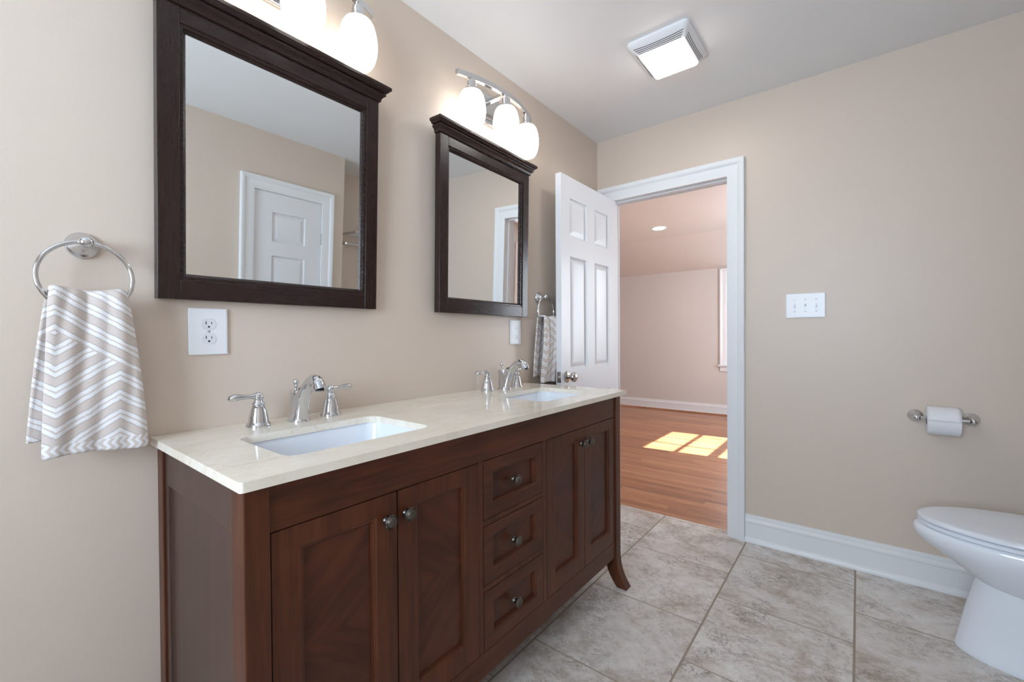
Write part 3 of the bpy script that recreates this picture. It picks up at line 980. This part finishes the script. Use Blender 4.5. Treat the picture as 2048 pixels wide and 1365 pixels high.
# ------------------------------------------------------------------ towel rings and towels
RL = ['chrome towel ring holding the larger-looking striped towel before the vanity', 'chrome towel ring half hidden behind the edge of the open door']
RL[0] = 'chrome towel ring on the wall before the vanity, beside the mirror over the nearer basin'
TL = ['taupe and white chevron hand towel hung in full view before the vanity end', 'taupe and white chevron hand towel partly hidden behind the open door']


def towel_ring():
    root = thing('towel_ring', RL[0], 'towel ring', (0.001, 0.170, 1.349), 0, 'chrome towel rings on the vanity wall')
    MB().lathe([(0.029, 0), (0.0295, 0.004), (0.027, 0.009), (0.0225, 0.012), (0.021, 0.016), (0.014, 0.024), (0.0095, 0.032), (0.009, 0.040)], 'x', (0, 0, 0), 32).build('rosette', M['chrome'], root, smooth=40)
    MB().sphere((0.052, 0, 0), 0.0145, 20).build('finial', M['chrome'], root, smooth=60)
    R = 0.0770
    path = [(0.052 + 0.010 * (1 - math.cos(a)) / 2 * 0.6, R * math.sin(a), -R + R * math.cos(a)) for a in [2 * PI * k / 64 for k in range(64)]]
    MB().tube(path, 0.0048, 14, closed=True, up=(1, 0, 0)).build('ring', M['chrome'], root, smooth=60)
    return root


def hand_towel():
    """cloth folded lengthwise, drawn through the ring and hanging in two layers; origin at the ring's lowest point"""
    NU, NV = 36, 64
    rows = []
    def lerp(a, b, t):
        return a + (b - a) * t
    zt = 0.044
    for k in range(NV + 1):
        s = k / NV
        if s < 0.50:                      # front, bottom to top
            t = s / 0.50
            z = lerp(-0.306, zt - 0.004, t); side = 0
        elif s < 0.56:                    # over the ring
            t = (s - 0.50) / 0.06
            z = zt + 0.006 * math.sin(PI * t); side = 1
        else:                             # back, top to bottom
            t = (s - 0.56) / 0.44
            z = lerp(zt - 0.004, -0.275, t); side = 2
        h = max(0.0, min(1.0, (zt - z) / 0.35))
        ease = h ** 0.75
        row = []
        for i in range(NU + 1):
            u = i / NU
            if side == 0 or side == 1:
                yl, yr = lerp(-0.0605, -0.074, ease), lerp(0.0605, 0.098, ease)
            else:
                yl, yr = lerp(-0.0605, -0.097, ease), lerp(0.0605, 0.090, ease)
            if side == 1:
                x = lerp(0.023, -0.020, t)
            elif side == 0:
                x = 0.023 + 0.009 * math.sin(PI * min(1, h * 1.1)) - 0.004 * h
            else:
                x = -0.020 - 0.004 * h
            y = lerp(yl, yr, u)
            fold = 0.0065 * math.sin(u * 9.0 + 0.6) * (1 - 0.55 * h) + 0.003 * math.sin(u * 23 + h * 6)
            x += fold * (1 if side != 2 else 0.5)
            # the folded edges roll back
            e = min(u, 1 - u)
            x -= (0.003 + 0.007 * min(1, h * 3)) * max(0.0, 1 - e / 0.07) ** 2 * (1 if side == 0 else -0.3)
            zz = z + 0.0035 * math.sin(u * 7.0 + 1.0) * (1 - h) + (0.004 * math.sin(u * 5) * h)
            row.append((x, y, zz))
        rows.append(row)
    mb = MB().loft(rows, False, False, closed=False)
    o = mb.build('hand_towel', M['towel'], None, smooth=80)
    so = o.modifiers.new('pile', 'SOLIDIFY'); so.thickness = 0.0085; so.offset = 0
    sb = o.modifiers.new('smooth', 'SUBSURF'); sb.levels = 1; sb.render_levels = 1
    return o


M['towel'] = towel_material(-0.278)
r1 = towel_ring()
r2 = dup(r1); r2.location.y = 1.972; r2['label'] = RL[1]
t1 = hand_towel(); t1.location = (0.058, 0.171, 1.1925); tag(t1, TL[0], 'towel', 'chevron hand towels on the rings')
t2 = t1.copy(); COL.objects.link(t2); t2.location = (0.058, 1.973, 1.1925); t2['label'] = TL[1]

# ------------------------------------------------------------------ outlets and switch


def plate(root, w, h, t=0.0055):
    return MB().panelled(-w / 2, w / 2, -h / 2, h / 2, t, [(-w / 2 + 0.0001, w / 2 - 0.0001, -h / 2 + 0.0001, h / 2 - 0.0001)], [(0.004, 0.0022)],
                         lambda u, v, d: (t + d, u, v)).build('cover_plate', M['plastic'], root, bevel=0.0015, seg=3)


ou = thing('wall_outlet', 'white duplex outlet plate under the larger mirror beside the hanging towel', 'outlet', (0.0005, 0.4135, 1.1545))
ou['label'] = 'white duplex outlet plate under the mirror over the nearer basin'
plate(ou, 0.091, 0.125)
for s in (-1, 1):
    zc = 0.0195 * s
    mb = MB()
    ring = lambda x: [(x, 0.0172 * math.cos(a) if abs(math.cos(a)) < 2 else 0, zc + max(-0.0142, min(0.0142, 0.0176 * math.sin(a)))) for a in [2 * PI * k / 40 for k in range(40)]]
    mb.loft([ring(0.004), ring(0.0088)])
    rc = mb.build('receptacle', M['ivory'], ou, bevel=0.0006)
    sl = MB()
    sl.box(0.0082, 0.0091, -0.0075, -0.0055, zc - 0.0005, zc + 0.0075)
    sl.box(0.0082, 0.0091, 0.0055, 0.0072, zc + 0.0005, zc + 0.0065)
    sl.lathe([(0.0026, 0.0082), (0.0026, 0.0091)], 'x', (0, 0, zc - 0.0068), 14)
    sl.build('slots', M['slot'], rc)
MB().lathe([(0.0036, 0.006), (0.0036, 0.0082), (0.002, 0.009)], 'x', (0, 0, 0), 16).build('screw', M['chrome'], ou, smooth=40)

og = thing('wall_outlet', 'white rectangular safety outlet plate under the mirror beside the open door', 'outlet', (0.0005, 1.7685, 1.1575))
plate(og, 0.084, 0.124)
rc = MB().box(0.004, 0.0092, -0.0165, 0.0165, -0.034, 0.034).build('receptacle', M['ivory'], og, bevel=0.001)
for zc in (-0.022, 0.020):
    sl = MB()
    sl.box(0.0088, 0.0094, -0.0070, -0.0052, zc, zc + 0.007); sl.box(0.0088, 0.0094, 0.0052, 0.0068, zc, zc + 0.006)
    sl.lathe([(0.0022, 0.0088), (0.0022, 0.0094)], 'x', (0, 0, zc - 0.005), 12)
    sl.build('slots', M['greyslot'], rc)
for zc in (-0.0035, 0.004):
    MB().box(0.009, 0.0104, -0.007, 0.007, zc - 0.0028, zc + 0.0028).build('test_button', M['plastic'], rc, bevel=0.0005)

sw = thing('light_switch', 'white triple toggle switch plate on the wall beside the doorway casing', 'light switch', (1.1735, D - 0.0005, 1.2845), -PI / 2)
plate(sw, 0.167, 0.124)
for i, st in zip((-1, 0, 1), (-1, 1, -1)):
    c = 0.0458 * i
    MB().box(0.0055, 0.0085, c - 0.0055, c + 0.0055, -0.0125, 0.0125).build('toggle_slot', M['ivory'], sw, bevel=0.0006)
    MB().loft([[(0.0075, c - 0.004, st * 0.001 - 0.005), (0.0075, c + 0.004, st * 0.001 - 0.005), (0.0075, c + 0.004, st * 0.001 + 0.005), (0.0075, c - 0.004, st * 0.001 + 0.005)],
               [(0.019, c - 0.003, st * 0.007 - 0.003), (0.019, c + 0.003, st * 0.007 - 0.003), (0.019, c + 0.003, st * 0.007 + 0.003), (0.019, c - 0.003, st * 0.007 + 0.003)]]).build('toggle', M['plastic'], sw, bevel=0.0008)
    for z in (-0.0305, 0.0305):
        MB().lathe([(0.0030, 0.0065), (0.0030, 0.0082), (0.0015, 0.0088)], 'x', (0, c, z), 14).build('screw', M['nickel'], sw, smooth=40)

# ------------------------------------------------------------------ exhaust fan with light
fan = thing('exhaust_fan', 'white ceiling exhaust fan with a glowing square light lens', 'exhaust fan', (0.705, 2.010, H))
ox, oy = 0.134, 0.152


def rr(x0, x1, y0, y1, r, z):
    return [(x, y, z) for x, y in rrect(x0, x1, y0, y1, r, 5)]


lx0, lx1, ly0, ly1 = -0.095, 0.098, -0.092, 0.122
MB().loft([rr(-ox, ox, -oy, oy, 0.02, -0.0005), rr(-ox, ox, -oy, oy, 0.02, -0.010), rr(-ox + 0.006, ox - 0.006, -oy + 0.006, oy - 0.006, 0.02, -0.018),
           rr(lx0 - 0.004, lx1 + 0.004, ly0 - 0.004, ly1 + 0.004, 0.012, -0.042), rr(lx0 + 0.003, lx1 - 0.003, ly0 + 0.003, ly1 - 0.003, 0.01, -0.042)]).build('housing', M['plastic'], fan, smooth=35)
MB().loft([rr(lx0, lx1, ly0, ly1, 0.012, -0.040), rr(lx0, lx1, ly0, ly1, 0.012, -0.049), rr(lx0 + 0.006, lx1 - 0.006, ly0 + 0.006, ly1 - 0.006, 0.010, -0.053)]).build('light_lens', M['lens'], fan, smooth=35)
X0, X1, Y0, Y1 = -ox + 0.006, ox - 0.006, -oy + 0.006, oy - 0.006


def slot_set(side):
    mb = MB()
    hw = 0.026 if side in 'NS' else 0.034
    for k in range(4 if side in 'NS' else 3):
        t = 0.34 + (0.17 if side in 'NS' else 0.21) * k
        if side in 'NS':
            ya, yb = (Y0, ly0 - 0.004) if side == 'S' else (Y1, ly1 + 0.004)
            p0, p1 = -0.108 + 0.005 * k, 0.108 - 0.005 * k
        else:
            xa, xb = (X0, lx0 - 0.004) if side == 'W' else (X1, lx1 + 0.004)
            p0, p1 = -0.098 + 0.004 * k, 0.118 - 0.004 * k
        up, dn = [], []
        for i in range(13):
            a = p0 + (p1 - p0) * i / 12
            bow = 0.10 * (1 - (2 * i / 12 - 1) ** 2)
            def pt(q, lift):
                z = -0.018 + (-0.024) * q - lift
                return (a, ya + (yb - ya) * q, z) if side in 'NS' else (xa + (xb - xa) * q, a, z)
            q = t + bow * (1 - k * 0.3)
            up.append([pt(q - hw, 0.0006), pt(q + hw, 0.0006), pt(q + hw, -0.002), pt(q - hw, -0.002)])
        mb.loft(up)
    return mb


for s in 'SNEW':
    slot_set(s).build('vent_slots', M['greyslot'], fan)
tc = bpy.data.curves.new('embossed_mark', 'FONT'); tc.body = 'NuTone'; tc.size = 0.013; tc.extrude = 0.0003; tc.align_x = 'CENTER'
to = bpy.data.objects.new('embossed_mark', tc); COL.objects.link(to)
bpy.context.view_layer.update()
me = bpy.data.meshes.new_from_object(to.evaluated_get(bpy.context.evaluated_depsgraph_get()))
bpy.data.objects.remove(to); bpy.data.curves.remove(tc)
mk = bpy.data.objects.new('embossed_mark', me); COL.objects.link(mk); mk.parent = fan
me.materials.append(plain('faint_grey_mark', lin(186, 192, 194), 0.4))
sl_ = math.atan2(0.024, (ly0 - 0.004) - Y0)
mk.rotation_euler = (PI - sl_, 0, 0)
mk.location = (0.045, Y0 + 0.0165, -0.018 - 0.024 * 0.0105 / ((ly0 - 0.004) - Y0) - 0.0012)

# ------------------------------------------------------------------ toilet paper holder and roll
tp = thing('toilet_paper_holder', 'chrome toilet paper holder with two round posts on the back wall', 'toilet paper holder', (1.676, D - 0.0005, 0.767), -PI / 2)
for s in (-1, 1):
    MB().lathe([(0.027, 0), (0.0275, 0.004), (0.025, 0.009), (0.020, 0.013), (0.0185, 0.018), (0.0115, 0.030), (0.0095, 0.045), (0.009, 0.055)], 'x', (0, s * 0.088, 0), 28).build('post', M['chrome'], tp, smooth=40)
    MB().sphere((0.066, s * 0.088, 0), 0.0145, 18).build('finial', M['chrome'], tp, smooth=60)
MB().lathe([(0.0075, -0.080), (0.0075, 0.080)], 'y', (0.066, 0, 0), 18).build('roller', M['chrome'], tp, smooth=40)
ro = thing('toilet_paper_roll', 'white toilet paper roll hanging on the chrome holder', 'toilet paper', (1.671, D - 0.0665, 0.7585), -PI / 2)
R = 0.0605
body = MB()
prof = [(0.020, -0.0515), (R - 0.002, -0.0515), (R, -0.0500), (R, 0.0500), (R - 0.002, 0.0515), (0.020, 0.0515)]
body.lathe(prof, 'y', (0, 0, 0), 48, False, False)
body.build('paper', M['paper'], ro, smooth=40)
MB().lathe([(0.0200, -0.0512), (0.0200, 0.0512), (0.0185, 0.0512), (0.0185, -0.0512), (0.0200, -0.0512)], 'y', (0, 0, 0), 32, False, False).build('core', M['card'], ro, smooth=40)
# loose end lying over the front
rows = []
for k in range(15):
    a = PI * 0.62 - (PI * 0.62 - 0.10) * k / 14
    r = R + 0.0012 + (0.0012 if k > 11 else 0)
    rows.append([(r * math.cos(a), -0.0505 + 0.101 * i / 8, r * math.sin(a) + 0.0010 * math.sin(i * 1.4) * (k / 14) ** 3) for i in range(9)])
fl = MB().loft(rows, False, False, closed=False).build('loose_end', M['paper'], ro, smooth=60)
s_ = fl.modifiers.new('t', 'SOLIDIFY'); s_.thickness = 0.001

# ------------------------------------------------------------------ toilet
TY = 2.255
toi = thing('toilet', 'white elongated toilet with a closed lid in the alcove corner', 'toilet', (1.95, TY, 0))


def egg(xf, xr, hw, z, n=56, pw=2.0):
    pts = []
    xm = xf + (xr - xf) * 0.56
    for k in range(n):
        a = 2 * PI * k / n
        c, s = math.cos(a), math.sin(a)
        e = 2 / (pw if c < 0 else 2.7)
        X = math.copysign(abs(c) ** e, c); Y = math.copysign(abs(s) ** (2 / pw if c < 0 else 2 / 2.7), s)
        x = xm + (X * (xm - xf) if c < 0 else X * (xr - xm))
        pts.append((x - 1.95, Y * hw, z))
    return pts


b = MB().loft([egg(1.664, 2.16, 0.128, 0.0), egg(1.662, 2.16, 0.130, 0.008), egg(1.667, 2.16, 0.126, 0.020), egg(1.690, 2.15, 0.122, 0.14), egg(1.714, 2.14, 0.122, 0.245), egg(1.724, 2.14, 0.122, 0.300)])
b.build('pedestal', M['porcelain'], toi, smooth=50)
b = MB().loft([egg(1.760, 2.10, 0.105, 0.235), egg(1.718, 2.13, 0.126, 0.262), egg(1.672, 2.15, 0.145, 0.296), egg(1.615, 2.17, 0.164, 0.338), egg(1.574, 2.18, 0.175, 0.366), egg(1.555, 2.18, 0.181, 0.388),
               egg(1.550, 2.18, 0.184, 0.404), egg(1.553, 2.18, 0.183, 0.418), egg(1.563, 2.17, 0.177, 0.4255), egg(1.60, 2.14, 0.14, 0.4265)])
b.build('bowl', M['porcelain'], toi, smooth=50)
MB().loft([egg(1.566, 2.09, 0.176, 0.4280), egg(1.562, 2.09, 0.180, 0.4310), egg(1.562, 2.09, 0.180, 0.4400), egg(1.566, 2.09, 0.176, 0.4425)]).build('seat', M['seatp'], toi, smooth=40)
MB().loft([egg(1.566, 2.10, 0.176, 0.4450), egg(1.562, 2.10, 0.180, 0.4480), egg(1.562, 2.10, 0.180, 0.4560), egg(1.567, 2.10, 0.176, 0.4610), egg(1.583, 2.08, 0.163, 0.4632), egg(1.68, 2.0, 0.08, 0.4655)]).build('lid', M['seatp'], toi, smooth=40)
tk = MB()
tk.loft([[(x - 1.95, y, z) for x, y in rrect(2.13 - g, 2.305, -0.20 - g, 0.20 + g, 0.03)] for z, g in ((0.400, -0.02), (0.43, 0.0), (0.77, 0.012))])
tk.build('tank', M['porcelain'], toi, smooth=40)
MB().loft([[(x - 1.95, y, z) for x, y in rrect(2.108 - g, 2.312, -0.222 - g, 0.222 + g, 0.03)] for z, g in ((0.7705, 0.0), (0.79, 0.003), (0.80, -0.006))]).build('tank_lid', M['porcelain'], toi, smooth=40)
MB().tube([(0.150, -0.15, 0.70), (0.135, -0.15, 0.70), (0.132, -0.135, 0.698), (0.130, -0.08, 0.69)], [0.008, 0.007, 0.006, 0.0075], 12).build('flush_lever', M['chrome'], toi, smooth=60)
for s in (-1, 1):
    MB().lathe([(0.014, 0.4275), (0.014, 0.450), (0.010, 0.4525)], 'z', (0.155, s * 0.08, 0), 16).build('hinge', M['seatp'], toi, smooth=40)

# chrome towel shelf in the alcove (seen in the mirror)
rk = thing('towel_shelf', 'chrome rail towel shelf in the toilet alcove, seen only in the mirror', 'towel rack', (XA - 0.0005, 2.38, 1.83), PI)
for s in (-1, 1):
    MB().lathe([(0.024, 0), (0.024, 0.006), (0.014, 0.012), (0.010, 0.02), (0.010, 0.06)], 'x', (0, s * 0.255, -0.02), 20).build('bracket', M['chrome'], rk, smooth=40)
    MB().box(0.0, 0.22, s * 0.255 - 0.006, s * 0.255 + 0.006, 0.055, 0.075).build('end_bar', M['chrome'], rk, bevel=0.002)
for i in range(4):
    MB().lathe([(0.005, -0.255), (0.005, 0.255)], 'y', (0.04 + 0.055 * i, 0, 0.065), 12).build('rail', M['chrome'], rk, smooth=40)
MB().lathe([(0.009, -0.255), (0.009, 0.255)], 'y', (0.06, 0, -0.02), 14).build('towel_bar', M['chrome'], rk, smooth=40)

# ------------------------------------------------------------------ bedroom can light
dl = thing('recessed_downlight', 'lit recessed round ceiling light in the room beyond the doorway', 'ceiling light', (-0.515, 5.27, H))
MB().lathe([(0.090, -0.0005), (0.090, -0.004), (0.072, -0.006), (0.068, -0.002)], 'z', (0, 0, 0), 36, False, False).build('trim_ring', M['plastic'], dl, smooth=40)
MB().lathe([(0.071, -0.003), (0.0, -0.003)], 'z', (0, 0, 0), 36).build('lamp_face', M['can'], dl)
